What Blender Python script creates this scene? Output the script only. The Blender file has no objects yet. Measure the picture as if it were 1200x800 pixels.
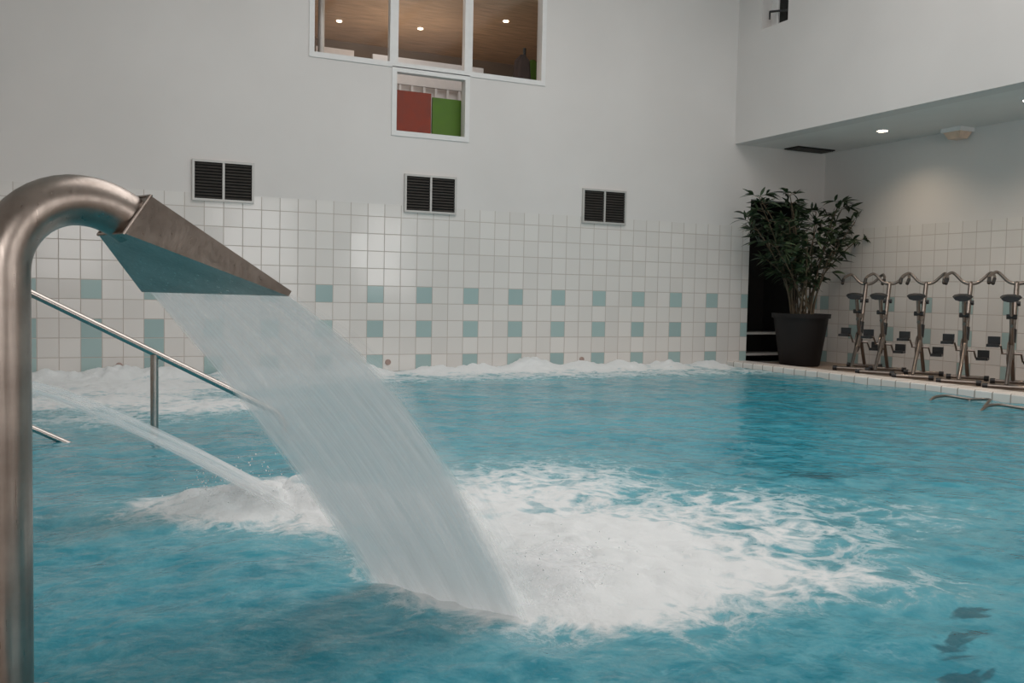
import bpy, bmesh, math, random
from mathutils import Vector, Matrix, noise
random.seed(7)
scene = bpy.context.scene
scene.view_settings.view_transform = 'Standard'
COL = scene.collection

# ------------------------------------------------------------ helpers
def new_mat(name):
    m = bpy.data.materials.new(name); m.use_nodes = True
    nt = m.node_tree; nt.nodes.clear()
    out = nt.nodes.new('ShaderNodeOutputMaterial')
    return m, nt, out

class NB:
    """tiny node builder"""
    def __init__(s, nt): s.nt = nt
    def n(s, t, **kw):
        nd = s.nt.nodes.new(t)
        for k, v in kw.items(): setattr(nd, k, v)
        return nd
    def link(s, a, b): s.nt.links.new(a, b)
    def setin(s, sock, v):
        if hasattr(v, 'is_output'): s.link(v, sock)
        else: sock.default_value = v
    def math(s, op, a, b=None, c=None, clamp=False):
        nd = s.n('ShaderNodeMath', operation=op); nd.use_clamp = clamp
        s.setin(nd.inputs[0], a)
        if b is not None: s.setin(nd.inputs[1], b)
        if c is not None: s.setin(nd.inputs[2], c)
        return nd.outputs[0]
    def mix(s, f, a, b):
        nd = s.n('ShaderNodeMix', data_type='RGBA')
        s.setin(nd.inputs[0], f); s.setin(nd.inputs[6], a); s.setin(nd.inputs[7], b)
        return nd.outputs[2]
    def mapr(s, v, a, b, c=0.0, d=1.0, smooth=False):
        nd = s.n('ShaderNodeMapRange')
        if smooth: nd.interpolation_type = 'SMOOTHSTEP'
        s.setin(nd.inputs[0], v)
        nd.inputs[1].default_value = a; nd.inputs[2].default_value = b
        nd.inputs[3].default_value = c; nd.inputs[4].default_value = d
        return nd.outputs[0]

def C(r, g, b): return (r, g, b, 1.0)

def pmat(name, color, rough=0.5, metal=0.0, var=0.08, scale=12.0, bump=0.0, stretch=None, spec=0.5):
    m, nt, out = new_mat(name); b = NB(nt)
    p = b.n('ShaderNodeBsdfPrincipled')
    tc = b.n('ShaderNodeTexCoord'); mp = b.n('ShaderNodeMapping')
    if stretch: mp.inputs['Scale'].default_value = stretch
    b.link(tc.outputs['Object'], mp.inputs[0])
    nz = b.n('ShaderNodeTexNoise'); nz.inputs['Scale'].default_value = scale
    nz.inputs['Detail'].default_value = 5
    b.link(mp.outputs[0], nz.inputs['Vector'])
    dark = C(*[c * (1 - var) for c in color[:3]]); lite = C(*[min(1, c * (1 + var)) for c in color[:3]])
    b.link(b.mix(b.mapr(nz.outputs[0], .3, .7), dark, lite), p.inputs['Base Color'])
    b.link(b.mapr(nz.outputs[0], .2, .8, rough * .85, min(1, rough * 1.15)), p.inputs['Roughness'])
    p.inputs['Metallic'].default_value = metal
    p.inputs['Specular IOR Level'].default_value = spec
    if bump > 0:
        bp = b.n('ShaderNodeBump'); bp.inputs['Strength'].default_value = bump
        bp.inputs['Distance'].default_value = .01
        b.link(nz.outputs[0], bp.inputs['Height']); b.link(bp.outputs[0], p.inputs['Normal'])
    b.link(p.outputs[0], out.inputs[0])
    return m

def emit_mat(name, color, strength):
    m, nt, out = new_mat(name); b = NB(nt)
    e = b.n('ShaderNodeEmission'); e.inputs[0].default_value = color; e.inputs[1].default_value = strength
    b.link(e.outputs[0], out.inputs[0]); return m

def mesh_obj(name, verts, faces, mats=None, parent=None, smooth=False, fmats=None):
    me = bpy.data.meshes.new(name); me.from_pydata([tuple(v) for v in verts], [], faces)
    if mats:
        if not isinstance(mats, (list, tuple)): mats = [mats]
        for m in mats: me.materials.append(m)
    if fmats: me.polygons.foreach_set('material_index', fmats)
    if smooth: me.polygons.foreach_set('use_smooth', [True] * len(me.polygons))
    me.update()
    o = bpy.data.objects.new(name, me); COL.objects.link(o)
    if parent: o.parent = parent
    return o

def empty(name, loc=(0, 0, 0), rz=0.0):
    e = bpy.data.objects.new(name, None); e.location = loc; e.rotation_euler[2] = rz
    e.empty_display_size = .1
    COL.objects.link(e); return e

class Geo:
    def __init__(s): s.v = []; s.f = []; s.m = []
    def add(s, vs, fs, mi=0):
        o = len(s.v); s.v += [Vector(v) for v in vs]
        s.f += [tuple(i + o for i in f) for f in fs]; s.m += [mi] * len(fs)
    def box(s, x0, x1, y0, y1, z0, z1, mi=0):
        s.add([(x0,y0,z0),(x1,y0,z0),(x1,y1,z0),(x0,y1,z0),(x0,y0,z1),(x1,y0,z1),(x1,y1,z1),(x0,y1,z1)],
              [(0,3,2,1),(4,5,6,7),(0,1,5,4),(1,2,6,5),(2,3,7,6),(3,0,4,7)], mi)
    def tube(s, pts, r, seg=14, mi=0, caps=True):
        pts = [Vector(p) for p in pts]; n = len(pts)
        rs = r if isinstance(r, (list, tuple)) else [r] * n
        tang = []
        for i in range(n):
            a = pts[max(i - 1, 0)]; b_ = pts[min(i + 1, n - 1)]
            tang.append((b_ - a).normalized())
        ref = Vector((0, 0, 1)) if abs(tang[0].z) < .9 else Vector((1, 0, 0))
        nrm = tang[0].cross(ref).normalized()
        vs = []
        for i in range(n):
            nrm = (nrm - tang[i] * nrm.dot(tang[i])).normalized()
            bi = tang[i].cross(nrm)
            for k in range(seg):
                a = 2 * math.pi * k / seg
                vs.append(pts[i] + (nrm * math.cos(a) + bi * math.sin(a)) * rs[i])
        fs = []
        for i in range(n - 1):
            for k in range(seg):
                k2 = (k + 1) % seg
                fs.append((i*seg+k, i*seg+k2, (i+1)*seg+k2, (i+1)*seg+k))
        if caps:
            fs.append(tuple(reversed(range(seg)))); fs.append(tuple((n-1)*seg + k for k in range(seg)))
        s.add(vs, fs, mi)
    def lathe(s, prof, c=(0, 0, 0), seg=32, mi=0):
        vs = []; fs = []; n = len(prof); c = Vector(c)
        for r, z in prof:
            for k in range(seg):
                a = 2 * math.pi * k / seg
                vs.append(c + Vector((r * math.cos(a), r * math.sin(a), z)))
        for i in range(n - 1):
            for k in range(seg):
                k2 = (k + 1) % seg
                fs.append((i*seg+k, i*seg+k2, (i+1)*seg+k2, (i+1)*seg+k))
        fs.append(tuple(reversed(range(seg)))); fs.append(tuple((n-1)*seg + k for k in range(seg)))
        s.add(vs, fs, mi)
    def obj(s, name, mats, parent=None, smooth=False, autosmooth=True):
        o = mesh_obj(name, s.v, s.f, mats, parent, smooth, s.m)
        if smooth and autosmooth:
            bm = bmesh.new(); bm.from_mesh(o.data)
            for e in bm.edges:
                if len(e.link_faces) == 2 and e.calc_face_angle(0) > math.radians(38): e.smooth = False
            bm.to_mesh(o.data); bm.free()
        return o

def arc_pts(pts, r, n=6):
    pts = [Vector(p) for p in pts]; out = [pts[0]]
    for i in range(1, len(pts) - 1):
        p = pts[i]; a = (pts[i-1] - p); b_ = (pts[i+1] - p)
        d = min(r, a.length * .49, b_.length * .49)
        A = p + a.normalized() * d; B = p + b_.normalized() * d
        for k in range(n + 1):
            t = k / n
            out.append(A * (1-t)**2 + p * 2*t*(1-t) + B * t*t)
    out.append(pts[-1]); return out

def wall_cells(g, axis, a0, a1, z0, z1, t0, t1, holes, mi=0):
    us = sorted({a0, a1, *[h[0] for h in holes], *[h[1] for h in holes]})
    zs = sorted({z0, z1, *[h[2] for h in holes], *[h[3] for h in holes]})
    for i in range(len(us) - 1):
        for j in range(len(zs) - 1):
            uc = (us[i] + us[i+1]) / 2; zc = (zs[j] + zs[j+1]) / 2
            if any(h[0] < uc < h[1] and h[2] < zc < h[3] for h in holes): continue
            if axis == 'x': g.box(us[i], us[i+1], t0, t1, zs[j], zs[j+1], mi)
            else: g.box(t0, t1, us[i], us[i+1], zs[j], zs[j+1], mi)

# ------------------------------------------------------------ materials
def tile_mat(name, axis, top=1.955, u0=2.99, v0=1.01, accents=True):
    m, nt, out = new_mat(name); b = NB(nt)
    geo = b.n('ShaderNodeNewGeometry'); sp = b.n('ShaderNodeSeparateXYZ')
    b.link(geo.outputs['Position'], sp.inputs[0])
    u = b.math('DIVIDE', b.math('SUBTRACT', sp.outputs[axis], u0), .2)
    v = b.math('DIVIDE', b.math('SUBTRACT', sp.outputs[2], v0), .2)
    iu = b.math('FLOOR', u); iv = b.math('FLOOR', v)
    fu = b.math('SUBTRACT', u, iu); fv = b.math('SUBTRACT', v, iv)
    du = b.math('MINIMUM', fu, b.math('SUBTRACT', 1.0, fu))
    dv = b.math('MINIMUM', fv, b.math('SUBTRACT', 1.0, fv))
    d = b.math('MINIMUM', du, dv)
    face = b.mapr(d, .006, .030, smooth=True)       # 1 tile, 0 grout
    def eq(s, val): return b.math('COMPARE', s, val, .1)
    rows = b.math('ADD', b.math('ADD', eq(iv, -1.0), eq(iv, -3.0)), eq(iv, -5.0), clamp=True)
    left = b.math('MULTIPLY', b.math('LESS_THAN', iu, -11.5), b.math('MULTIPLY', b.math('LESS_THAN', iv, -2.5), b.math('GREATER_THAN', iv, -5.5)))
    col3 = eq(b.math('FLOORED_MODULO', iu, 3.0), 0.0)
    acc = b.math('MULTIPLY', col3, b.math('ADD', rows, left, clamp=True))
    if not accents: acc = b.math('MULTIPLY', acc, 0.0)
    cmb = b.n('ShaderNodeCombineXYZ'); b.link(iu, cmb.inputs[0]); b.link(iv, cmb.inputs[1])
    wn = b.n('ShaderNodeTexWhiteNoise'); wn.noise_dimensions = '3D'; b.link(cmb.outputs[0], wn.inputs[0])
    tilec = b.mix(wn.outputs[0], C(.74, .71, .68), C(.81, .78, .75))
    accc = b.mix(wn.outputs[0], C(.36, .49, .49), C(.42, .56, .55))
    c = b.mix(acc, tilec, accc)
    c = b.mix(face, C(.52, .46, .42), c)
    paint = b.math('GREATER_THAN', sp.outputs[2], top)
    nz = b.n('ShaderNodeTexNoise'); nz.inputs['Scale'].default_value = .8; nz.inputs['Detail'].default_value = 4
    b.link(geo.outputs['Position'], nz.inputs['Vector'])
    pc = b.mix(b.mapr(nz.outputs[0], .35, .65), C(.72, .69, .67), C(.76, .73, .71))
    c = b.mix(paint, c, pc)
    p = b.n('ShaderNodeBsdfPrincipled'); b.link(c, p.inputs['Base Color'])
    r = b.mapr(face, 0, 1, .7, .13)
    b.link(b.math('MAXIMUM', r, b.math('MULTIPLY', paint, .65)), p.inputs['Roughness'])
    off = b.n('ShaderNodeVectorMath', operation='SUBTRACT'); b.link(wn.outputs[1], off.inputs[0]); off.inputs[1].default_value = (.5, .5, .5)
    sc = b.n('ShaderNodeVectorMath', operation='SCALE'); b.link(off.outputs[0], sc.inputs[0])
    b.link(b.math('MULTIPLY', b.math('SUBTRACT', 1.0, paint), .022), sc.inputs[3])
    ad = b.n('ShaderNodeVectorMath', operation='ADD'); b.link(geo.outputs['Normal'], ad.inputs[0]); b.link(sc.outputs[0], ad.inputs[1])
    nm = b.n('ShaderNodeVectorMath', operation='NORMALIZE'); b.link(ad.outputs[0], nm.inputs[0])
    bp = b.n('ShaderNodeBump'); bp.inputs['Strength'].default_value = .5; bp.inputs['Distance'].default_value = .004
    b.link(b.math('MAXIMUM', face, paint), bp.inputs['Height']); b.link(nm.outputs[0], bp.inputs['Normal'])
    b.link(bp.outputs[0], p.inputs['Normal'])
    b.link(p.outputs[0], out.inputs[0])
    return m

def floor_tile_mat(name, c1, c2, grout, size, rough, mort=.03):
    m, nt, out = new_mat(name); b = NB(nt)
    geo = b.n('ShaderNodeNewGeometry'); br = b.n('ShaderNodeTexBrick')
    br.offset = 0; br.inputs['Scale'].default_value = 1
    br.inputs['Brick Width'].default_value = size; br.inputs['Row Height'].default_value = size
    br.inputs['Mortar Size'].default_value = size * mort
    br.inputs['Color1'].default_value = c1; br.inputs['Color2'].default_value = c2; br.inputs['Mortar'].default_value = grout
    b.link(geo.outputs['Position'], br.inputs['Vector'])
    p = b.n('ShaderNodeBsdfPrincipled'); b.link(br.outputs[0], p.inputs['Base Color'])
    p.inputs['Roughness'].default_value = rough
    b.link(p.outputs[0], out.inputs[0]); return m

M_tile_x = tile_mat('tile_and_paint_back', 0)
M_tile_y = tile_mat('tile_and_paint_side', 1, u0=6.59)
M_paint = pmat('white_wall_paint', (.73, .70, .68), .65, var=.03, scale=1.0)
M_ceil = pmat('ceiling_paint', (.80, .78, .76), .7, var=.03, scale=2)
M_deck = floor_tile_mat('deck_tiles', C(.30, .22, .17), C(.35, .27, .21), C(.18, .15, .13), .15, .45)
M_coping = floor_tile_mat('coping_tiles', C(.80, .74, .69), C(.86, .81, .77), C(.40, .33, .28), .2, .5, mort=.035)
M_frame = pmat('white_frame', (.80, .79, .78), .4, var=.03)
M_darkmetal = pmat('dark_louver', (.045, .04, .035), .5, var=.2)
M_alu = pmat('aluminium_frame', (.55, .54, .52), .4, metal=.3, var=.05)
M_black = pmat('black_plastic', (.02, .02, .022), .45, var=.2)
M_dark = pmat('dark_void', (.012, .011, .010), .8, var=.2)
M_wood = pmat('wood_ceiling', (.46, .31, .20), .5, var=.35, scale=3, stretch=(1, 14, 1))
M_brown = pmat('brown_wall', (.22, .18, .15), .7, var=.1, scale=2)
M_red = pmat('red_panel', (.24, .032, .012), .6, var=.15)
M_green = pmat('green_panel', (.075, .17, .006), .6, var=.1)
M_steel_d = pmat('bike_steel', (.27, .23, .205), .32, metal=.9, var=.08, scale=30)
M_rail = pmat('rail_steel', (.50, .46, .43), .25, metal=1.0, var=.06, scale=30)
M_leaf = pmat('leaf_green', (.028, .050, .022), .45, var=.5, scale=5)
M_stem = pmat('cane_brown', (.10, .075, .045), .6, var=.3, scale=20)
M_soil = pmat('soil', (.03, .02, .015), .9, var=.3, scale=40, bump=.5)
M_pot = pmat('pot_black', (.012, .010, .010), .6, var=.2, spec=.3)
M_bluepad = pmat('blue_coat_fabric', (.03, .10, .16), .7, var=.2)
M_jet = pmat('jet_cap', (.42, .30, .26), .4, var=.1)

def brushed_steel():
    m, nt, out = new_mat('brushed_steel'); b = NB(nt)
    tc = b.n('ShaderNodeTexCoord'); mp = b.n('ShaderNodeMapping'); mp.inputs['Scale'].default_value = (60, 60, 3)
    b.link(tc.outputs['Object'], mp.inputs[0])
    nz = b.n('ShaderNodeTexNoise'); nz.inputs['Scale'].default_value = 2; nz.inputs['Detail'].default_value = 6
    b.link(mp.outputs[0], nz.inputs['Vector'])
    n2 = b.n('ShaderNodeTexNoise'); n2.inputs['Scale'].default_value = 9; n2.inputs['Detail'].default_value = 4
    b.link(tc.outputs['Object'], n2.inputs['Vector'])
    p = b.n('ShaderNodeBsdfPrincipled'); p.inputs['Metallic'].default_value = 1
    b.link(b.mix(b.mapr(n2.outputs[0], .35, .7), C(.30, .255, .225), C(.46, .40, .36)), p.inputs['Base Color'])
    b.link(b.mapr(nz.outputs[0], .3, .7, .27, .42), p.inputs['Roughness'])
    bp = b.n('ShaderNodeBump'); bp.inputs['Strength'].default_value = .12; bp.inputs['Distance'].default_value = .002
    b.link(nz.outputs[0], bp.inputs['Height']); b.link(bp.outputs[0], p.inputs['Normal'])
    b.link(p.outputs[0], out.inputs[0]); return m
M_steel = brushed_steel()

def glass_mat():
    m, nt, out = new_mat('window_glass'); b = NB(nt)
    t = b.n('ShaderNodeBsdfTransparent'); g = b.n('ShaderNodeBsdfGlossy'); g.inputs['Roughness'].default_value = .03
    nz = b.n('ShaderNodeTexNoise'); nz.inputs['Scale'].default_value = 2
    mx = b.n('ShaderNodeMixShader')
    b.link(b.mapr(nz.outputs[0], 0, 1, .008, .016), mx.inputs[0])
    b.link(t.outputs[0], mx.inputs[1]); b.link(g.outputs[0], mx.inputs[2]); b.link(mx.outputs[0], out.inputs[0]); return m
M_glass = glass_mat()

def water_mat():
    m, nt, out = new_mat('pool_water'); b = NB(nt)
    geo = b.n('ShaderNodeNewGeometry')
    at = b.n('ShaderNodeAttribute'); at.attribute_name = 'foam'
    at2 = b.n('ShaderNodeAttribute'); at2.attribute_name = 'dark_reflections'
    def noi(scale, detail=5, dist=0.0, st=(1, 1, 1), rough=.55):
        mp = b.n('ShaderNodeMapping'); mp.inputs['Scale'].default_value = st
        b.link(geo.outputs['Position'], mp.inputs[0])
        nz = b.n('ShaderNodeTexNoise'); nz.inputs['Scale'].default_value = scale
        nz.inputs['Detail'].default_value = detail; nz.inputs['Distortion'].default_value = dist
        nz.inputs['Roughness'].default_value = rough
        b.link(mp.outputs[0], nz.inputs['Vector']); return nz.outputs[0]
    big = noi(.8, 4, .5); mid = noi(4.2, 4, .25, rough=.5); fine = noi(15, 4, .2)
    net = noi(4.6, 7, .45, rough=.62)
    ridg = b.math('SUBTRACT', 1.0, b.math('MULTIPLY', b.math('ABSOLUTE', b.math('SUBTRACT', net, .5)), 8.0), clamp=True)
    blob = noi(10, 8, .1, rough=.68)
    pat = b.math('ADD', b.math('MULTIPLY', ridg, .34), b.math('MULTIPLY', blob, .66))
    f = b.math('ADD', at.outputs['Fac'], b.math('SUBTRACT', pat, .95))
    foam = b.mapr(f, -.12, .44, smooth=True)
    c = b.mix(b.mapr(big, .35, .65), C(.022, .240, .325), C(.040, .315, .410))
    c = b.mix(b.math('MULTIPLY', b.mapr(mid, .45, .75), .40), c, C(.085, .42, .51))
    c = b.mix(b.math('MULTIPLY', b.mapr(f, -.60, .05, smooth=True), .5), c, C(.22, .53, .60))
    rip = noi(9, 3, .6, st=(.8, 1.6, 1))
    c = b.mix(b.math('MULTIPLY', b.mapr(b.math('MULTIPLY', at2.outputs['Fac'], rip), .36, .50, smooth=True), .7), c, C(.010, .07, .10))  # darkens the water colour to paint in dark reflections
    c = b.mix(foam, c, C(.86, .89, .90))
    p = b.n('ShaderNodeBsdfPrincipled'); b.link(c, p.inputs['Base Color'])
    p.inputs['IOR'].default_value = 1.33
    p.inputs['Specular IOR Level'].default_value = .30
    b.link(b.mapr(foam, 0, 1, .12, .8), p.inputs['Roughness'])
    hgt = b.math('ADD', b.math('MULTIPLY', mid, 1.1), b.math('MULTIPLY', fine, .22))
    hgt = b.math('ADD', hgt, b.math('MULTIPLY', foam, b.math('MULTIPLY', blob, .4)))
    bp = b.n('ShaderNodeBump'); bp.inputs['Strength'].default_value = .6; bp.inputs['Distance'].default_value = .045
    b.link(hgt, bp.inputs['Height']); b.link(bp.outputs[0], p.inputs['Normal'])
    b.link(p.outputs[0], out.inputs[0]); return m
M_water = water_mat()

def stream_mat(name, base, gain, edge_w=.05):
    m, nt, out = new_mat(name); b = NB(nt)
    uv = b.n('ShaderNodeUVMap'); sp = b.n('ShaderNodeSeparateXYZ'); b.link(uv.outputs[0], sp.inputs[0])
    def st(su, sv, detail=5):
        mp = b.n('ShaderNodeMapping'); mp.inputs['Scale'].default_value = (su, sv, 1)
        b.link(uv.outputs[0], mp.inputs[0])
        nz = b.n('ShaderNodeTexNoise'); nz.inputs['Scale'].default_value = 1; nz.inputs['Detail'].default_value = detail
        nz.inputs['Roughness'].default_value = .6
        b.link(mp.outputs[0], nz.inputs['Vector']); return nz.outputs[0]
    s1 = st(22, 1.3); s2 = st(55, 6, 6); s3 = st(8, .9, 3)
    s = b.math('ADD', b.math('ADD', b.math('MULTIPLY', s1, .42), b.math('MULTIPLY', s2, .22)), b.math('MULTIPLY', s3, .36))
    k = b.mapr(s, .38, .62)
    edge = b.math('MINIMUM', sp.outputs[0], b.math('SUBTRACT', 1.0, sp.outputs[0]))
    ew = b.math('ADD', edge_w * .5, b.math('MULTIPLY', sp.outputs[1], edge_w * 1.8))
    e = b.math('DIVIDE', b.math('ADD', edge, b.math('MULTIPLY', b.math('SUBTRACT', s2, .5), .12)), ew, clamp=True)
    a = b.math('ADD', base, b.math('MULTIPLY', k, gain))
    a = b.math('ADD', a, b.mapr(sp.outputs[1], .35, .95, 0, .22))
    a = b.math('MULTIPLY', a, e, clamp=True)
    df = b.n('ShaderNodeBsdfDiffuse')
    low = b.mix(b.mapr(sp.outputs[1], .55, .95), C(.68, .77, .80), C(.90, .93, .95))
    b.link(b.mix(k, low, C(.96, .98, .99)), df.inputs[0])
    tl = b.n('ShaderNodeBsdfTranslucent'); tl.inputs[0].default_value = C(.94, .97, .98)
    gl = b.n('ShaderNodeBsdfGlossy'); gl.inputs['Roughness'].default_value = .3
    bp = b.n('ShaderNodeBump'); bp.inputs['Strength'].default_value = .3; bp.inputs['Distance'].default_value = .01
    b.link(s, bp.inputs['Height'])
    for nd in (df, gl): b.link(bp.outputs[0], nd.inputs['Normal'])
    m1 = b.n('ShaderNodeMixShader'); m1.inputs[0].default_value = .40; b.link(df.outputs[0], m1.inputs[1]); b.link(tl.outputs[0], m1.inputs[2])
    m2 = b.n('ShaderNodeMixShader'); m2.inputs[0].default_value = .05; b.link(m1.outputs[0], m2.inputs[1]); b.link(gl.outputs[0], m2.inputs[2])
    tr = b.n('ShaderNodeBsdfTransparent')
    m3 = b.n('ShaderNodeMixShader'); b.link(a, m3.inputs[0]); b.link(tr.outputs[0], m3.inputs[1]); b.link(m2.outputs[0], m3.inputs[2])
    b.link(m3.outputs[0], out.inputs[0]); return m
M_stream = stream_mat('falling_water', .58, .38)
M_stream2 = stream_mat('falling_water_thin', .04, .42, .10)
M_stream3 = stream_mat('falling_water_soft', .36, .50, .26)

def foam_mat():
    m, nt, out = new_mat('splash_foam'); b = NB(nt)
    geo = b.n('ShaderNodeNewGeometry')
    nz = b.n('ShaderNodeTexNoise'); nz.inputs['Scale'].default_value = 16; nz.inputs['Detail'].default_value = 8
    nz.inputs['Roughness'].default_value = .65
    b.link(geo.outputs['Position'], nz.inputs['Vector'])
    at = b.n('ShaderNodeAttribute'); at.attribute_name = 'cover'
    a = b.math('MULTIPLY', b.mapr(b.math('ADD', at.outputs['Fac'], b.math('MULTIPLY', b.math('SUBTRACT', nz.outputs[0], .5), 1.1)), .10, .95, smooth=True), .8)
    df = b.n('ShaderNodeBsdfDiffuse'); df.inputs[0].default_value = C(.95, .96, .97)
    tl = b.n('ShaderNodeBsdfTranslucent'); tl.inputs[0].default_value = C(.95, .96, .97)
    m1 = b.n('ShaderNodeMixShader'); m1.inputs[0].default_value = .35; b.link(df.outputs[0], m1.inputs[1]); b.link(tl.outputs[0], m1.inputs[2])
    tr = b.n('ShaderNodeBsdfTransparent')
    m3 = b.n('ShaderNodeMixShader'); b.link(a, m3.inputs[0]); b.link(tr.outputs[0], m3.inputs[1]); b.link(m1.outputs[0], m3.inputs[2])
    b.link(m3.outputs[0], out.inputs[0]); return m
M_foam = foam_mat()
M_drop = pmat('water_droplet', (.88, .91, .93), .2, var=.05)

# ------------------------------------------------------------ room shell
BY = 10.36
XL, XR, YF, ZC = -3.0, 9.85, -3.0, 6.0
g = Geo()
wall_cells(g, 'x', XL, XR + .2, -1.4, ZC, BY, BY + .15,
           [(2.34, 5.19, 3.58, 4.95), (3.30, 4.18, 2.80, 3.50), (8.51, 9.53, .05, 2.34)])
g.obj('wall_back', M_tile_x)
g = Geo(); wall_cells(g, 'y', YF, BY, -1.4, 3.08, XR, XR + .2, []); g.obj('wall_right', M_tile_y)
g = Geo(); wall_cells(g, 'y', YF, BY, 3.08, ZC, 8.2, 8.45, [(9.38, 9.88, 4.52, 5.5)]); g.obj('wall_right_upper', M_paint)
g = Geo(); g.box(8.45, XR, YF, BY, 3.08, 3.2); g.obj('ceiling_alcove', M_ceil)
g = Geo(); g.box(XL - .2, XL, YF, BY, -1.4, ZC); g.obj('wall_left', M_tile_y)
fw = [(-1.2, .6, .9, 3.4), (3.1, 4.9, .9, 3.4), (6.6, 7.9, .9, 3.0)]
g = Geo(); wall_cells(g, 'x', XL, XR + .2, -1.4, ZC, YF - .2, YF, fw); g.obj('wall_front', M_paint)
SK = (1.0, 7.0, 1.5, 8.0)  # unseen ceiling opening, added to hold the overhead area lamp
g = Geo()
for (a, b_, c, d) in [(XL, SK[0], YF, BY), (SK[1], XR, YF, BY), (SK[0], SK[1], YF, SK[2]), (SK[0], SK[1], SK[3], BY)]:
    g.box(a, b_, c, d, ZC, ZC + .2)
g.obj('ceiling', M_ceil)
sk = empty('added_skylight'); g = Geo()
for i in range(5):
    x = SK[0] + (SK[1] - SK[0]) * i / 4; g.box(x - .04, x + .04, SK[2], SK[3], ZC, ZC + .12)
g.obj('added_skylight_bars', M_frame, sk)

g = Geo()   # deck around the pool (reaches down to form the basin walls)
g.box(XL, -.8, YF, BY, -1.4, .05)
g.box(-.8, XR, YF, 1.2, -1.4, .05)
g.box(-.8, -.08, 1.2, 2.26, -1.4, .05)
g.box(8.5, XR, 1.2, BY, -1.4, .05)
g.box(-.8, 8.5, 1.2, BY, -1.6, -1.4)
g.obj('floor', M_deck)
g = Geo(); g.box(8.17, 8.5, 1.2, BY, -1.39, .075)
o = g.obj('trim_pool_coping', [M_coping, M_alu])
bv = o.modifiers.new('b', 'BEVEL'); bv.width = .015; bv.segments = 3

# ------------------------------------------------------------ pool water
FO = [  # cx, cy, rx, ry, angle, strength
    (1.12, 2.62, .36, .20, -58, 1.35), (1.42, 2.70, .46, .48, 0, 1.3), (1.65, 2.62, .46, .34, 0, 1.0),
    (1.76, 3.00, .62, .50, 20, .90), (2.05, 4.05, .85, .65, 40, .62), (1.60, 3.75, .60, .50, 30, .66), (1.50, 3.30, .45, .42, 0, .84),
    (2.00, 2.50, .50, .32, -20, .74), (2.30, 2.32, .48, .24, -25, .54), (2.50, 3.30, .75, .58, 0, .56), (2.45, 2.80, .58, .40, 0, .58),
    (3.2, 2.95, .65, .42, 0, .38),
    (.80, 4.10, .46, .32, 10, 1.3), (1.05, 3.85, .42, .34, -20, 1.15), (.40, 4.15, .34, .22, 0, .72), (1.35, 3.7, .34, .26, 0, .72),
    (.0, 8.2, 1.0, .55, 0, .92), (.95, 7.7, .8, .5, 20, .84), (.6, 9.1, 1.4, .7, 0, .84), (-.1, 9.6, .8, .7, 0, .9), (1.6, 9.4, 1.0, .5, 0, .70),
    (.1, 7.1, .8, .55, 0, .54),
]
JET = (-.3, .3, .8, 1.6, 1.95, 2.66, 2.9, 3.72, 4.3, 4.96, 5.2, 5.8, 6.4, 7.0, 7.7)
for x in JET:
    FO.append((x, 10.12, .42, .40, 0, 1.0)); FO.append((x + .2, 9.5, .50, .42, 0, .58))
FO.append((4, 10.2, 5.0, .26, 0, .62))
FOC = [(a, b_, c, d, math.cos(math.radians(e)), math.sin(math.radians(e)), s) for a, b_, c, d, e, s in FO]
def smooth01(t):
    t = max(0.0, min(1.0, t)); return t * t * (3 - 2 * t)
def beyond(x, y):
    """0 on the near side of the line where the big sheet lands, 1 past it"""
    if abs(x - 1.0) > .8 or abs(y - 2.6) > .8: return 1.0
    d = (x - 1.035) * .836 + (y - 2.62) * .549
    return smooth01((d + .07) / .17)
def foamf(x, y):
    t = 0
    for cx, cy, rx, ry, ca, sa, s in FOC:
        dx = x - cx; dy = y - cy
        if abs(dx) > 9 or (abs(dx) > 3 and rx < 2) or abs(dy) > 3: continue
        u = (dx * ca + dy * sa) / rx; v = (-dx * sa + dy * ca) / ry
        q = u * u + v * v
        if q < 8:
            e = s * math.exp(-q * .7); t = max(t, e) + .15 * min(t, e)
    return t
SP1 = [(1.04, 3.00, .11, .7), (1.11, 2.86, .13, .8), (1.21, 2.73, .14, .8), (1.31, 2.60, .14, .8), (1.37, 2.47, .12, .7), (1.40, 2.75, .2, .6), (1.52, 2.62, .18, .5), (1.57, 2.85, .22, .4), (1.72, 2.75, .2, .3)]
SP2 = [(.70, 4.1, .16, .9), (.86, 4.08, .18, .9), (1.0, 3.95, .18, .8), (.52, 4.18, .14, .6), (1.15, 3.85, .16, .6)]
def mound(x, y, pts):
    if abs(x - 1.1) > 1.3 or not 1.8 < y < 4.8: return 0
    k = sum(p[3] * math.exp(-((x - p[0])**2 + (y - p[1])**2) / (p[2]**2)) for p in pts)
    k = 1 - math.exp(-k * 1.1)
    return k * beyond(x, y) if y < 3.4 else k
DK = [(3.55, 3.75, .36, .22), (2.25, 1.75, .20, .12), (2.04, 1.60, .13, .08), (2.48, 1.90, .14, .08)]  # spots where dark reflections and refraction are painted into the water colour
def axis_pts(segs):
    out = []
    for a, b_, st in segs:
        n = max(1, round((b_ - a) / st)); out += [a + (b_ - a) * i / n for i in range(n)]
    out.append(segs[-1][1]); return out
xs = axis_pts([(-.79, 0, .03), (0, 3.2, .018), (3.2, 8.165, .04)])
ys = axis_pts([(1.2, 4.8, .018), (4.8, 10.355, .04)])
V = []; FA = []; SA = []
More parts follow.
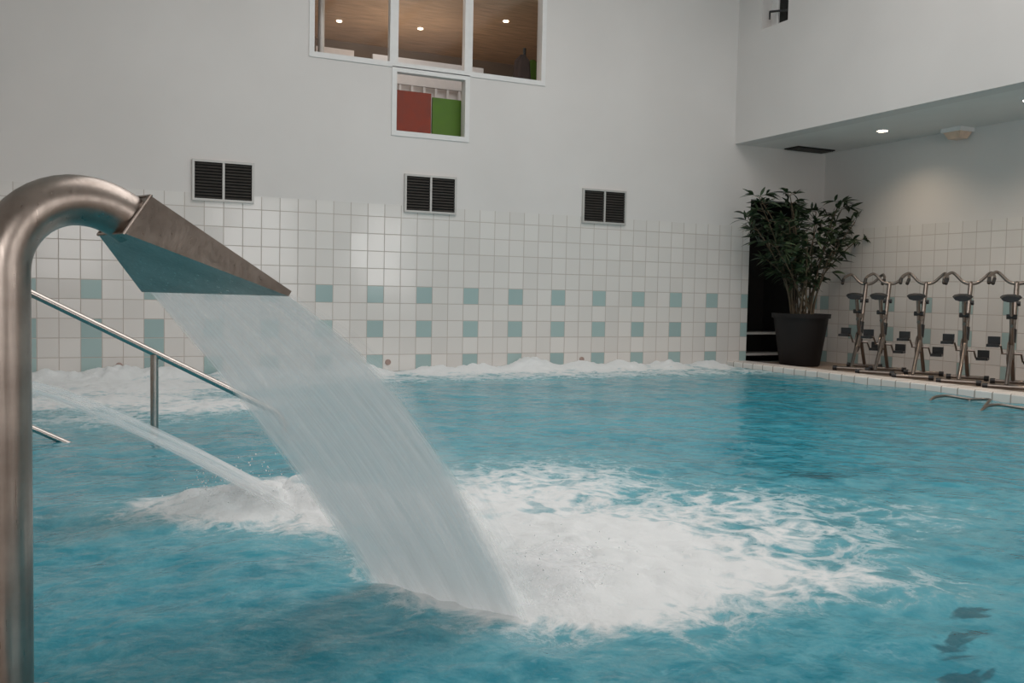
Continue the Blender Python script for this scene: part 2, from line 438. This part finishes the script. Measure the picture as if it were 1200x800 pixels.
for y in ys:
    for x in xs:
        f = foamf(x, y); by = beyond(x, y)
        agit = math.exp(-((x - 1.6)**2 + (y - 3.1)**2) / 2.2)
        z = .014 * noise.noise((x * 1.3, y * 1.3, 0)) + (.009 + .010 * agit) * noise.noise((x * 3.4 + 5, y * 3.4, 1.0)) + (.004 + .008 * agit) * noise.noise((x * 8, y * 8, 2.0))
        f *= .62 + .38 * by
        if f > .25:
            k = min(1, (f - .25)) * by
            z += k * (.015 + .025 * abs(noise.noise((x * 6, y * 6, 3.0))) + .012 * noise.noise((x * 16, y * 16, 4.0)))
        for pts, hm in ((SP1, .06), (SP2, .10)):
            k = mound(x, y, pts)
            if k > .02: z += k * hm * (.75 + .6 * noise.noise((x * 6, y * 6, 8.0)) + .25 * noise.noise((x * 15, y * 15, 9.0)))
        if y > 9.3:
            for jx in JET:
                q = ((x - jx) / .28)**2 + ((y - 10.18) / .22)**2
                if q < 6: z += .11 * math.exp(-q) * (.7 + .8 * abs(noise.noise((x * 7, y * 7, jx)))) * (.55 + .45 * math.sin(jx * 37) ** 2)
        V.append((x, y, min(z, .18))); FA.append(f)
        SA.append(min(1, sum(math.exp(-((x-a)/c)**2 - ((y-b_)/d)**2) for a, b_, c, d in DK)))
nx = len(xs); F = []
for j in range(len(ys) - 1):
    for i in range(nx - 1):
        a = j * nx + i; F.append((a, a + 1, a + nx + 1, a + nx))
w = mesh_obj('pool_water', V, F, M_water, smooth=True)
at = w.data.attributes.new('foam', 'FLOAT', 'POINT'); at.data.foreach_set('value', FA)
at = w.data.attributes.new('dark_reflections', 'FLOAT', 'POINT'); at.data.foreach_set('value', SA)

# ------------------------------------------------------------ water cannons
def sheet(name, S0, S1, E0, E1, z0, al, ar, drop, mat, parent, seed, amp=.008, off=0.0, nu=36, nv=60, bow=0.0):
    """al / ar: initial slope at the left / right edge, drop: total fall"""
    vs = []; uvs = []
    for j in range(nv + 1):
        t = j / nv
        for i in range(nu + 1):
            u = i / nu; a = al + (ar - al) * u; b_ = drop - a
            S = Vector(S0).lerp(Vector(S1), u); E = Vector(E0).lerp(Vector(E1), u)
            P = S.lerp(E, t); z = z0 - a * t - b_ * t * t + bow * math.sin(math.pi * u) * min(1, t * 3)
            nn = noise.noise((u * 9, t * 1.5, seed)) * amp * (0.3 + t * 2)
            d = Vector((E - S)).normalized()
            vs.append((P.x + d.x * (nn + off * (.3 + t)), P.y + d.y * (nn + off * (.3 + t)), z + nn * .6 + off * .4)); uvs.append((u, t))
    fs = []
    for j in range(nv):
        for i in range(nu):
            q = j * (nu + 1) + i; fs.append((q, q + 1, q + nu + 2, q + nu + 1))
    o = mesh_obj(name, vs, fs, mat, parent, smooth=True)
    ul = o.data.uv_layers.new(name='UVMap')
    for l in o.data.loops:
        ul.data[l.index].uv = (uvs[l.vertex_index][0] + 0, uvs[l.vertex_index][1])
    return o

def cannon(px, py, fdir, half_l, half_r, dz=0.0):
    par = empty('water_cannon', (0, 0, 0))
    f = Vector((fdir[0], fdir[1], 0)).normalized(); s = Vector((f.y, -f.x, 0)); zz = Vector((0, 0, 1))
    base = Vector((px, py, 0)); r = .055
    def at(h, z): return base + f * h + zz * (z + (dz if z > .4 else 0))
    pts = [at(0, .05), at(0, .3)] + [at(0, .9), at(0, .975)]
    for k in range(1, 13):
        a = math.pi / 2 * k / 12; pts.append(at(.16 - .16 * math.cos(a), .975 + .16 * math.sin(a)))
    for k in range(1, 8):
        a = math.radians(38) * k / 7; pts.append(at(.16 + .20 * math.sin(a), 1.135 - .20 * (1 - math.cos(a))))
    g = Geo(); g.tube(pts, r, 40)
    g.lathe([(.11, .05), (.11, .062), (.068, .066), (.06, .085), (.0555, .09)], base, 36)
    for k in range(4):
        a = k * math.pi / 2 + .6
        g.lathe([(.011, .062), (.011, .074)], base + Vector((math.cos(a) * .088, math.sin(a) * .088, 0)), 6)
    g.obj('curved_pipe', M_steel, par, smooth=True)
    P0 = at(.262, 1.110); P1 = at(.496, .94)
    ax = (P1 - P0).normalized(); n = s.cross(ax).normalized()
    if n.z < 0: n = -n
    q = lambda P, u, v: P + s * u + n * v
    iw = .060; ih = .054; lip = .007
    A = [q(P0, -iw, -ih), q(P0, iw, -ih), q(P0, iw, ih), q(P0, -iw, ih)]
    B = [q(P1, -half_l, -lip), q(P1, half_r, -lip), q(P1, half_r, lip), q(P1, -half_l, lip)]
    Bi = [q(P1, -half_l + .006, -lip + .002), q(P1, half_r - .006, -lip + .002), q(P1, half_r - .006, lip - .002), q(P1, -half_l + .006, lip - .002)]
    g = Geo()
    fs = [(3, 2, 1, 0)]
    for k in range(4):
        k2 = (k + 1) % 4
        fs.append((k, k2, 4 + k2, 4 + k)); fs.append((4 + k, 4 + k2, 8 + k2, 8 + k))
    fs.append((8, 9, 10, 11))
    g.add(A + B + Bi, fs)
    g.obj('fishtail_nozzle', M_steel, par)
    g = Geo(); ring = [A[0], A[1], A[2], A[3], A[0]]
    g.tube(ring, .004, 8); g.obj('weld_seam', M_steel, par, smooth=True)
    return par, P1

c1, P1 = cannon(-.15, 2.169, (.911, .4125), .363, .303)
S0, S1 = (.160, 2.690, 0), (.421, 2.11, 0)
E0, E1 = (.865, 2.875, 0), (1.20, 2.365, 0)
sheet('water_sheet', S0, S1, E0, E1, .94, .84, .44, .975, M_stream, c1, 1.0)
sheet('water_sheet_front', S0, S1, (.89, 2.90, 0), (1.24, 2.36, 0), .945, .78, .38, .97, M_stream2, c1, 12.0, amp=.018, off=.015)

c2, P2 = cannon(-.99, 3.80, (1.194, .19), .10, .10, dz=-.27)
f2 = Vector((1.194, .19, 0)).normalized(); s2 = Vector((f2.y, -f2.x, 0))
b2 = Vector((P2.x, P2.y, 0)); l2 = Vector((.78, 4.07, 0))
sheet('water_sheet', b2 - s2 * .095, b2 + s2 * .095, l2 - s2 * .28 , l2 + s2 * .28, .67, .50, .50, .69, M_stream3, c2, 3.0, amp=.012, bow=.03)
sheet('water_sheet_front', b2 - s2 * .095, b2 + s2 * .095, l2 - s2 * .34 , l2 + s2 * .34, .675, .48, .48, .68, M_stream2, c2, 6.0, amp=.015, off=.01, bow=.045)

def splash(parent, pts, seed, hmax, nd=200):
    """thin veil of spray over the foam plus droplets"""
    x0 = min(p[0] - 2.2 * p[2] for p in pts); x1 = max(p[0] + 2.2 * p[2] for p in pts)
    y0 = min(p[1] - 2.2 * p[2] for p in pts); y1 = max(p[1] + 2.2 * p[2] for p in pts)
    n = 90; vs = []; cv = []
    for j in range(n + 1):
        for i in range(n + 1):
            x = x0 + (x1 - x0) * i / n; y = y0 + (y1 - y0) * j / n
            k = mound(x, y, pts)
            h = .75 + .55 * noise.noise((x * 5, y * 5, seed)) + .2 * noise.noise((x * 14, y * 14, seed * 3))
            vs.append((x, y, .005 + k * hmax * max(.1, h))); cv.append(k * .95 - .1)
    fs = [(j*(n+1)+i, j*(n+1)+i+1, (j+1)*(n+1)+i+1, (j+1)*(n+1)+i) for j in range(n) for i in range(n)]
    o = mesh_obj('splash_froth', vs, fs, M_foam, parent, smooth=True)
    at = o.data.attributes.new('cover', 'FLOAT', 'POINT'); at.data.foreach_set('value', cv)
    g = Geo()
    for i in range(nd):
        p = random.choice(pts); a = random.uniform(0, 6.283); rr = p[2] * random.uniform(.2, 1.7)
        c = Vector((p[0] + math.cos(a) * rr, p[1] + math.sin(a) * rr, random.uniform(.03, .05 + hmax * 1.1) * p[3])); r = random.uniform(.0015, .004)
        g.add([c + Vector((r, 0, 0)), c - Vector((r, 0, 0)), c + Vector((0, r, 0)), c - Vector((0, r, 0)), c + Vector((0, 0, r * 1.4)), c - Vector((0, 0, r * 1.4))],
              [(0, 2, 4), (2, 1, 4), (1, 3, 4), (3, 0, 4), (2, 0, 5), (1, 2, 5), (3, 1, 5), (0, 3, 5)])
    g.obj('droplets', M_drop, parent, smooth=True, autosmooth=False)
splash(c1, SP1, 2.0, .11)
splash(c2, SP2, 9.0, .17)

# ------------------------------------------------------------ handrail
hr = empty('pool_handrail')
g = Geo(); Y = 6.13
z = lambda x: .89 - .53 * (x + .257)
g.tube(arc_pts([(-1.25, Y, .05), (-1.25, Y, .99), (-.45, Y, z(-.45)), (1.20, Y, z(1.20)), (1.28, Y, -.4)], .07), .0225, 16)
g.obj('top_rail', M_rail, hr, smooth=True)
g = Geo(); g.tube([(-1.25, Y, .50), (-.95, Y, .46), (.15, Y, -.13)], .018, 14); g.obj('lower_rail', M_rail, hr, smooth=True)
g = Geo(); g.tube([(.41, Y, -.6), (.41, Y, .525)], .024, 16); g.obj('post', M_rail, hr, smooth=True)

# ------------------------------------------------------------ windows
def window(name, x0, x1, z0, z1, mull, y0=BY, t=.045):
    par = empty(name); g = Geo()
    ya, yb = (y0 - .012, y0 + .07)
    g.box(x0 - t, x1 + t, ya, yb, z0 - t, z0 + t * .3); g.box(x0 - t, x1 + t, ya, yb, z1 - t * .3, z1 + t)
    g.box(x0 - t, x0 + t * .3, ya, yb, z0 + t * .3, z1 - t * .3); g.box(x1 - t * .3, x1 + t, ya, yb, z0 + t * .3, z1 - t * .3)
    for mx in mull: g.box(mx - .05, mx + .05, ya, yb, z0 + t * .3, z1 - t * .3)
    g.obj('frame', M_frame, par)
    g = Geo(); g.add([(x0, y0 + .035, z0), (x1, y0 + .035, z0), (x1, y0 + .035, z1), (x0, y0 + .035, z1)], [(0, 1, 2, 3)]); g.obj('glass', M_glass, par)
window('window_1', 2.34, 5.19, 3.58, 4.95, [3.274, 4.20])
window('window_2', 3.30, 4.18, 2.80, 3.50, [])
for i, h in enumerate(fw): window('window_%d' % (i + 4), h[0], h[1], h[2], h[3], [(h[0] + h[1]) / 2], y0=YF - .1)
w3 = empty('window_3'); g = Geo()
g.box(8.33, 8.36, 9.38, 9.70, 4.52, 5.5, 1); g.box(8.31, 8.37, 9.69, 9.73, 4.52, 5.5, 0); g.box(8.36, 8.44, 9.38, 9.88, 4.52, 5.5, 0)
g.obj('pane_and_jamb', [M_frame, M_dark], w3)
g = Geo(); g.tube([(8.26, 9.40, 4.66), (8.26, 9.80, 4.74)], .015, 8); g.tube([(8.26, 9.80, 4.74), (8.26, 9.80, 4.64)], .012, 8)
g.obj('latch_bar', M_black, w3)

# room behind the windows
R0, R1 = BY + .15, 13.6
g = Geo(); g.box(1.4, 6.6, R0, R1, 4.62, 4.72, 0); g.obj('ceiling_upper_room', M_wood)
g = Geo(); g.box(1.4, 6.6, R1, R1 + .1, 2.5, 4.62); g.obj('wall_upper_room_back', M_brown)
g = Geo(); g.box(1.3, 1.4, R0, R1, 2.5, 4.72); g.obj('wall_upper_room_left', M_brown)
g = Geo(); g.box(6.6, 6.7, R0, R1, 2.5, 4.72); g.obj('wall_upper_room_right', M_brown)
g = Geo(); g.box(1.4, 6.6, R0, R1, 2.4, 2.5); g.obj('floor_upper_room', M_brown)
g = Geo(); g.box(3.22, 3.80, BY + .17, BY + .20, 2.5, 3.32); g.obj('red_panel', M_red)
g = Geo(); g.box(3.82, 4.25, BY + .17, BY + .20, 2.5, 3.28); g.obj('green_panel', M_green)
M_lamp = emit_mat('lamp_warm', C(1, .82, .6), 12)
dl = empty('upper_room_downlights'); g = Geo()
for (x, y) in [(2.9, 11.3), (3.9, 11.1), (4.3, 12.4), (3.2, 12.6), (5.2, 11.5), (2.4, 12.2)]:
    g.lathe([(.035, 4.612), (.035, 4.62)], (x, y, 0), 14, 0)
g.obj('lamp_discs', M_lamp, dl)
M_whitescreen = pmat('white_screen', (.80, .76, .74), .6, var=.04)
g = Geo()
g.box(3.3, 4.8, 11.30, 11.34, 2.5, 3.90)
for i in range(9): g.box(3.3 + i * .16, 3.33 + i * .16, 11.22, 11.25, 2.5, 3.55)
g.box(3.2, 4.7, 11.21, 11.26, 3.55, 3.58)
g.obj('white_balustrade', M_whitescreen)
g = Geo(); g.box(2.75, 3.25, 12.0, 12.05, 2.5, 4.09); g.obj('white_partition', M_whitescreen)
g = Geo(); g.lathe([(.04, 2.5), (.04, 4.6)], (2.65, 11.3, 0), 16); g.obj('column', M_alu)
cs = empty('coat_stand'); g = Geo(); g.lathe([(.16, 2.5), (.16, 2.53), (.02, 2.55), (.02, 4.15)], (5.25, 11.0, 0), 16); g.obj('pole', M_black, cs)
M_coat = pmat('dark_coat', (.06, .04, .035), .8, var=.3)
for (dx, dy, m) in [(.10, -.05, M_green), (-.06, -.08, M_coat), (.03, .08, M_bluepad)]:
    g = Geo(); prof = [(.03, 4.10), (.10, 4.02), (.12, 3.80), (.14, 3.45), (.13, 3.35)]; seg = 18
    vs = []; fs = []
    for r, zz in prof:
        for k in range(seg):
            a = 2 * math.pi * k / seg; rr = r * (1 + .15 * math.sin(a * 5)); vs.append((5.25 + dx + rr * math.cos(a), 11.0 + dy + rr * .6 * math.sin(a), zz - abs(dx)))
    for i in range(len(prof) - 1):
        for k in range(seg): fs.append((i*seg+k, i*seg+(k+1) % seg, (i+1)*seg+(k+1) % seg, (i+1)*seg+k))
    g.add(vs, fs); g.obj('coat', m, cs, smooth=True)

# dark doorway with shelving
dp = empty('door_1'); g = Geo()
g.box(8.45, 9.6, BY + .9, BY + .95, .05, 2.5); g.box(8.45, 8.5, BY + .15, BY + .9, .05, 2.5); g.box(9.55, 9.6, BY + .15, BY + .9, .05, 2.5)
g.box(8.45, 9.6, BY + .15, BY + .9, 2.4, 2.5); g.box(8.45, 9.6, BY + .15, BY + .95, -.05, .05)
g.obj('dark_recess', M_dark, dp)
g = Geo(); g.box(8.51, 9.53, BY + .05, BY + .4, .14, .17); g.box(8.51, 9.53, BY + .05, BY + .4, .44, .47)
g.obj('shelf_boards', M_alu, dp)

# ------------------------------------------------------------ wall vents
def vent(x0, x1, z0, z1):
    par = empty('air_vent'); y = BY; g = Geo(); t = .024
    g.box(x0, x1, y - .03, y, z0, z0 + t); g.box(x0, x1, y - .03, y, z1 - t, z1)
    g.box(x0, x0 + t, y - .03, y, z0 + t, z1 - t); g.box(x1 - t, x1, y - .03, y, z0 + t, z1 - t)
    xm = (x0 + x1) / 2; g.box(xm - t / 2, xm + t / 2, y - .03, y, z0 + t, z1 - t)
    g.obj('frame', M_alu, par)
    g = Geo(); g.box(x0 + t, x1 - t, y - .006, y, z0 + t, z1 - t, 0)
    n = 12
    for a, b_ in ((x0 + t, xm - t / 2), (xm + t / 2, x1 - t)):
        for i in range(n):
            zz = z0 + t + (z1 - z0 - 2 * t) * (i + .5) / n
            g.add([(a, y - .026, zz - .010), (b_, y - .026, zz - .010), (b_, y - .007, zz + .012), (a, y - .007, zz + .012)], [(0, 1, 2, 3)], 1)
    g.obj('louvers', [M_dark, M_darkmetal], par)
vent(1.065, 1.706, 1.875, 2.31); vent(3.42, 4.07, 1.88, 2.325); vent(5.80, 6.45, 1.875, 2.315)
g = Geo(); g.box(9.02, 9.70, 10.02, 10.30, 3.065, 3.08, 0)
for i in range(7): g.box(9.04, 9.68, 10.04 + i * .035, 10.055 + i * .035, 3.055, 3.066, 1)
g.obj('ceiling_grille', [M_dark, M_darkmetal])

for x in (.35, 3.25, 5.85):
    g = Geo(); prof = [(.035, 0), (.035, .010), (.025, .016), (.012, .016)]
    g.lathe(prof, (0, 0, 0), 20); o = g.obj('pool_jet', M_jet, smooth=True)
    o.location = (x, BY - .001, .12); o.rotation_euler = (math.pi / 2, 0, 0)

g = Geo(); g.box(-1.05, -.72, BY - .22, BY - .04, 2.98, 3.14); g.box(-.93, -.84, BY - .05, BY, 3.02, 3.10)
o = g.obj('wall_speaker', M_alu); bv = o.modifiers.new('b', 'BEVEL'); bv.width = .02; bv.segments = 3

# ------------------------------------------------------------ alcove lights
M_spot = emit_mat('downlight_glow', C(1, .85, .65), 14)
for x, y in [(9.06, 8.57), (8.95, 6.52), (8.95, 4.4)]:
    par = empty('ceiling_downlight'); g = Geo()
    g.lathe([(.085, 3.068), (.085, 3.08)], (x, y, 0), 28, 0); g.lathe([(.06, 3.064), (.06, 3.07)], (x, y, 0), 28, 1)
    g.obj('ring_and_lens', [M_frame, M_spot], par)
    ld = bpy.data.lights.new('downlight', 'SPOT'); ld.energy = 34; ld.color = (1, .78, .56); ld.spot_size = math.radians(140); ld.spot_blend = .9; ld.shadow_soft_size = .05
    lo = bpy.data.objects.new('downlight', ld); lo.location = (x, y, 3.05); COL.objects.link(lo); lo.parent = par
par = empty('emergency_light'); g = Geo()
g.box(9.60, 9.85, 7.88, 8.16, 3.03, 3.08, 0); g.add([(9.62, 7.90, 3.03), (9.83, 7.90, 3.03), (9.83, 8.14, 3.03), (9.62, 8.14, 3.03), (9.66, 7.94, 2.95), (9.80, 7.94, 2.95), (9.80, 8.10, 2.95), (9.66, 8.10, 2.95)],
      [(4, 7, 6, 5), (0, 1, 5, 4), (1, 2, 6, 5), (2, 3, 7, 6), (3, 0, 4, 7)], 1)
g.obj('housing', [M_frame, pmat('lamp_diffuser', (.75, .55, .42), .3)], par)

# ------------------------------------------------------------ potted plant
pl = empty('potted_plant'); PX, PY = 8.87, 9.68
g = Geo(); g.lathe([(.25, .055), (.265, .07), (.36, .70), (.385, .70), (.39, .76), (.365, .76), (.345, .70), (.33, .66)], (PX, PY, 0), 40)
g.obj('pot', M_pot, pl, smooth=True)
g = Geo(); g.lathe([(.33, .66), (.2, .685), (.05, .69)], (PX, PY, 0), 24); g.obj('soil', M_soil, pl, smooth=True)
stems = Geo(); leaves = Geo()
def leaf(P, d, L, W):
    d = d.normalized(); side = d.cross(Vector((0, 0, 1)))
    if side.length < .1: side = Vector((1, 0, 0))
    side.normalize(); tw = random.uniform(-.8, .8)
    side = (side * math.cos(tw) + Vector((0, 0, 1)) * math.sin(tw)).normalized()
    vs = []; n = 5; prof = [.12, .75, 1, .8, .45, 0]; dr = random.uniform(.15, .5)
    for k in range(n + 1):
        t = k / n; c = P + d * L * t + Vector((0, 0, -dr * L * t * t))
        if k < n: vs += [c - side * W * prof[k] * .5, c + side * W * prof[k] * .5]
        else: vs.append(c)
    for v in vs:
        v.y = min(v.y, BY - .03); v.x = min(v.x, XR - .03)
    fs = [(2*k, 2*k+1, 2*k+3, 2*k+2) for k in range(n - 1)] + [(2*n-2, 2*n-1, 2*n)]
    leaves.add(vs, fs)
tips = [(-.84, -.10, 2.18), (-.66, .15, 2.30), (-.40, -.15, 2.32), (-.80, .0, 1.85), (-.15, .1, 2.18), (.08, -.15, 1.95), (.34, .15, 2.16), (.56, -.05, 2.28), (.76, .1, 2.22), (.56, -.35, 2.0), (-.58, -.35, 1.95), (.1, .3, 1.85), (-.3, -.4, 1.72), (.40, -.2, 1.72), (.78, .2, 1.95), (-.74, -.3, 1.62), (-.5, .1, 1.45), (.82, -.1, 1.75), (-.88, .1, 2.02), (-.25, .3, 2.0), (.64, .3, 1.6)]
for tx, ty, tz in tips:
    B0 = Vector((PX + random.uniform(-.15, .15), PY + random.uniform(-.15, .15), .66))
    T = Vector((PX + tx, PY + ty, tz)); mid = B0.lerp(T, .5) + Vector((-tx * .22, -ty * .2, .10))
    pts = [B0 * (1-t)**2 + mid * 2*t*(1-t) + T * t*t for t in [i / 14 for i in range(15)]]
    stems.tube(pts, [.013 - .007 * i / 14 for i in range(15)], 7)
    for i in range(5, 15):
        for rep in range(2 if i < 14 else 4):
            if (i < 8 or (i < 10 and tx > .2)) and random.random() < .6: continue
            a = random.uniform(0, 2 * math.pi)
            bd = Vector((math.cos(a), math.sin(a), random.uniform(.1, .6))).normalized()
            P = pts[i]; Q = P + bd * random.uniform(.05, .12); stems.tube([P, Q], .003, 5)
            for q in range(random.randint(3, 5)):
                d = bd + Vector((random.uniform(-.9, .9), random.uniform(-.9, .9), random.uniform(-.5, .6)))
                leaf(Q, d, random.uniform(.13, .23), random.uniform(.036, .056))
for v in stems.v:
    v.y = min(v.y, BY - .04); v.x = min(v.x, XR - .04)
stems.obj('canes', M_stem, pl, smooth=True); leaves.obj('leaves', M_leaf, pl)

# ------------------------------------------------------------ exercise bikes
def bike_meshes():
    S = Geo()
    S.tube([(.40, -.20, .03), (.40, .20, .03)], .022, 12)
    S.tube([(-.36, -.20, .03), (-.36, .20, .03)], .022, 12)
    S.tube([(.40, 0, .045), (.12, 0, .40), (.02, 0, .44)], .022, 12)
    S.tube([(-.36, 0, .045), (.02, 0, .44)], .022, 12)
    S.tube([(.00, 0, .30), (.10, 0, .55), (.32, 0, 1.12)], .026, 12)
    S.tube([(.17, 0, .72), (-.12, 0, .66)], .018, 10)
    S.tube([(.06, 0, .38), (-.20, 0, .92)], .022, 12)
    S.tube([(-.20, 0, .92), (-.30, 0, .93)], .014, 8)
    S.tube(arc_pts([(.08, -.25, 1.12), (.18, -.26, 1.20), (.36, -.20, 1.26), (.34, -.07, 1.12), (.34, .07, 1.12), (.36, .20, 1.26), (.18, .26, 1.20), (.08, .25, 1.12)], .06, 5), .018, 10)
    S.tube([(.31, 0, 1.10), (.35, 0, 1.13)], .024, 10)
    ring = [(.08 + .13 * math.cos(a), .03, .36 + .13 * math.sin(a)) for a in [2 * math.pi * k / 20 for k in range(21)]]
    S.tube(ring, .010, 8)
    for k in range(3):
        a = k * math.pi * 2 / 3; S.tube([(.08, .03, .36), (.08 + .13 * math.cos(a), .03, .36 + .13 * math.sin(a))], .007, 6)
    S.tube([(.08, -.10, .36), (.08, .10, .36)], .014, 8)
    S.tube([(.08, -.09, .36), (.19, -.10, .27)], .010, 8); S.tube([(.08, .09, .36), (-.03, .10, .45)], .010, 8)
    D = Geo()
    D.box(.11, .29, -.23, -.11, .25, .28); D.box(.25, .29, -.23, -.11, .28, .36); D.box(-.13, .05, .11, .23, .43, .46); D.box(.01, .05, .11, .23, .46, .54)
    for y in (-.20, .20):
        for x in (.40, -.36):
            D.tube([(x, y - .025, .03), (x, y + .025, .03)], .03, 12)
    D.tube([(.08, -.25, 1.12), (.15, -.257, 1.175)], .021, 10); D.tube([(.08, .25, 1.12), (.15, .257, 1.175)], .021, 10)
    D.tube([(.24, -.05, .90), (.24, .05, .90)], .028, 10); D.tube([(-.12, -.05, .76), (-.12, .05, .76)], .028, 10)
    D.tube([(.075, 0, .48), (.125, 0, .62)], .036, 12)
    vs = []; L = [(-.36, .085, .945), (-.32, .105, .965), (-.24, .095, .965), (-.16, .045, .955), (-.09, .028, .95), (-.06, .012, .94)]
    for x, wd, zz in L:
        for k in range(10):
            a = 2 * math.pi * k / 10; vs.append((x, wd * math.cos(a), zz + .034 * math.sin(a)))
    fs = [(i*10+k, i*10+(k+1) % 10, (i+1)*10+(k+1) % 10, (i+1)*10+k) for i in range(5) for k in range(10)]
    fs += [tuple(range(9, -1, -1)), tuple(50 + k for k in range(10))]
    D.add(vs, fs)
    return S, D
S, D = bike_meshes(); first = None
for x, y in [(9.04, 5.50), (9.04, 6.08), (9.04, 6.66), (9.04, 7.24), (9.04, 7.86), (9.06, 8.44), (9.20, 8.96)]:
    par = empty('exercise_bike', (x, y, .052), math.radians(32))
    if first is None:
        a = S.obj('steel_frame', M_steel_d, par, smooth=True); d = D.obj('saddle_pedals_grips', M_black, par, smooth=True); first = (a.data, d.data)
    else:
        for nm, me in zip(('steel_frame', 'saddle_pedals_grips'), first):
            o = bpy.data.objects.new(nm, me); COL.objects.link(o); o.parent = par

for x, y in [(7.72, 6.15), (7.55, 5.45)]:
    par = empty('submerged_bike_handlebar', (x, y, -.018), math.radians(20)); g = Geo()
    g.tube(arc_pts([(-.30, -.25, -.02), (-.12, -.25, .045), (.10, -.20, .05), (.12, 0, .03), (.10, .20, .05), (-.12, .25, .045), (-.30, .25, -.02)], .07, 5), .014, 10)
    g.tube([(.12, 0, .03), (.02, 0, -.8)], .022, 10)
    g.obj('bar', M_steel_d, par, smooth=True)

# ------------------------------------------------------------ lights
def area(name, loc, rot, sx, sy, e, col):
    l = bpy.data.lights.new(name, 'AREA'); l.shape = 'RECTANGLE'; l.size = sx; l.size_y = sy; l.energy = e; l.color = col
    o = bpy.data.objects.new(name, l); o.location = loc; o.rotation_euler = rot; COL.objects.link(o); return o
area('overhead_fill', ((SK[0]+SK[1])/2, (SK[2]+SK[3])/2, ZC + .15), (0, 0, 0), SK[1]-SK[0], SK[3]-SK[2], 262, (1, .945, .895))  # added fill lamp above the unseen opening, lights the hall from overhead
for h in fw:
    area('window_daylight', ((h[0]+h[1])/2, YF - .15, (h[2]+h[3])/2), (math.pi/2, 0, 0), h[1]-h[0], h[3]-h[2], 56, (1, .955, .92))
area('upper_room_lamp', (4, 12.4, 4.3), (0, 0, 0), 2.5, 1.0, 10, (1, .85, .7))
lp = bpy.data.lights.new('upper_room_uplight', 'POINT'); lp.energy = 26; lp.color = (1, .87, .74); lp.shadow_soft_size = .3
lo = bpy.data.objects.new('upper_room_uplight', lp); lo.location = (4.0, 12.0, 3.55); COL.objects.link(lo)
lp = bpy.data.lights.new('upper_room_lamp_front', 'POINT'); lp.energy = 4; lp.color = (1, .9, .8); lp.shadow_soft_size = .15
lo = bpy.data.objects.new('upper_room_lamp_front', lp); lo.location = (3.4, 10.85, 4.2); COL.objects.link(lo)
wd = bpy.data.worlds.new('world'); scene.world = wd; wd.use_nodes = True
wd.node_tree.nodes['Background'].inputs[0].default_value = (.75, .82, .9, 1); wd.node_tree.nodes['Background'].inputs[1].default_value = .5

# ------------------------------------------------------------ camera
th = math.radians(25.1); p = math.radians(2.97); r = math.radians(1.15)
right = Vector((math.cos(th), -math.sin(th), 0)); fwd = Vector((math.sin(th) * math.cos(p), math.cos(th) * math.cos(p), -math.sin(p)))
up = right.cross(fwd)
R = right * math.cos(r) + up * math.sin(r); U = -right * math.sin(r) + up * math.cos(r)
cam = bpy.data.cameras.new('camera'); cam.lens = 32.34; cam.sensor_width = 36; cam.clip_start = .05
co = bpy.data.objects.new('camera', cam); COL.objects.link(co)
M = Matrix((R, U, -fwd)).transposed().to_4x4(); M.translation = Vector((0, 0, .95)); co.matrix_world = M
scene.camera = co
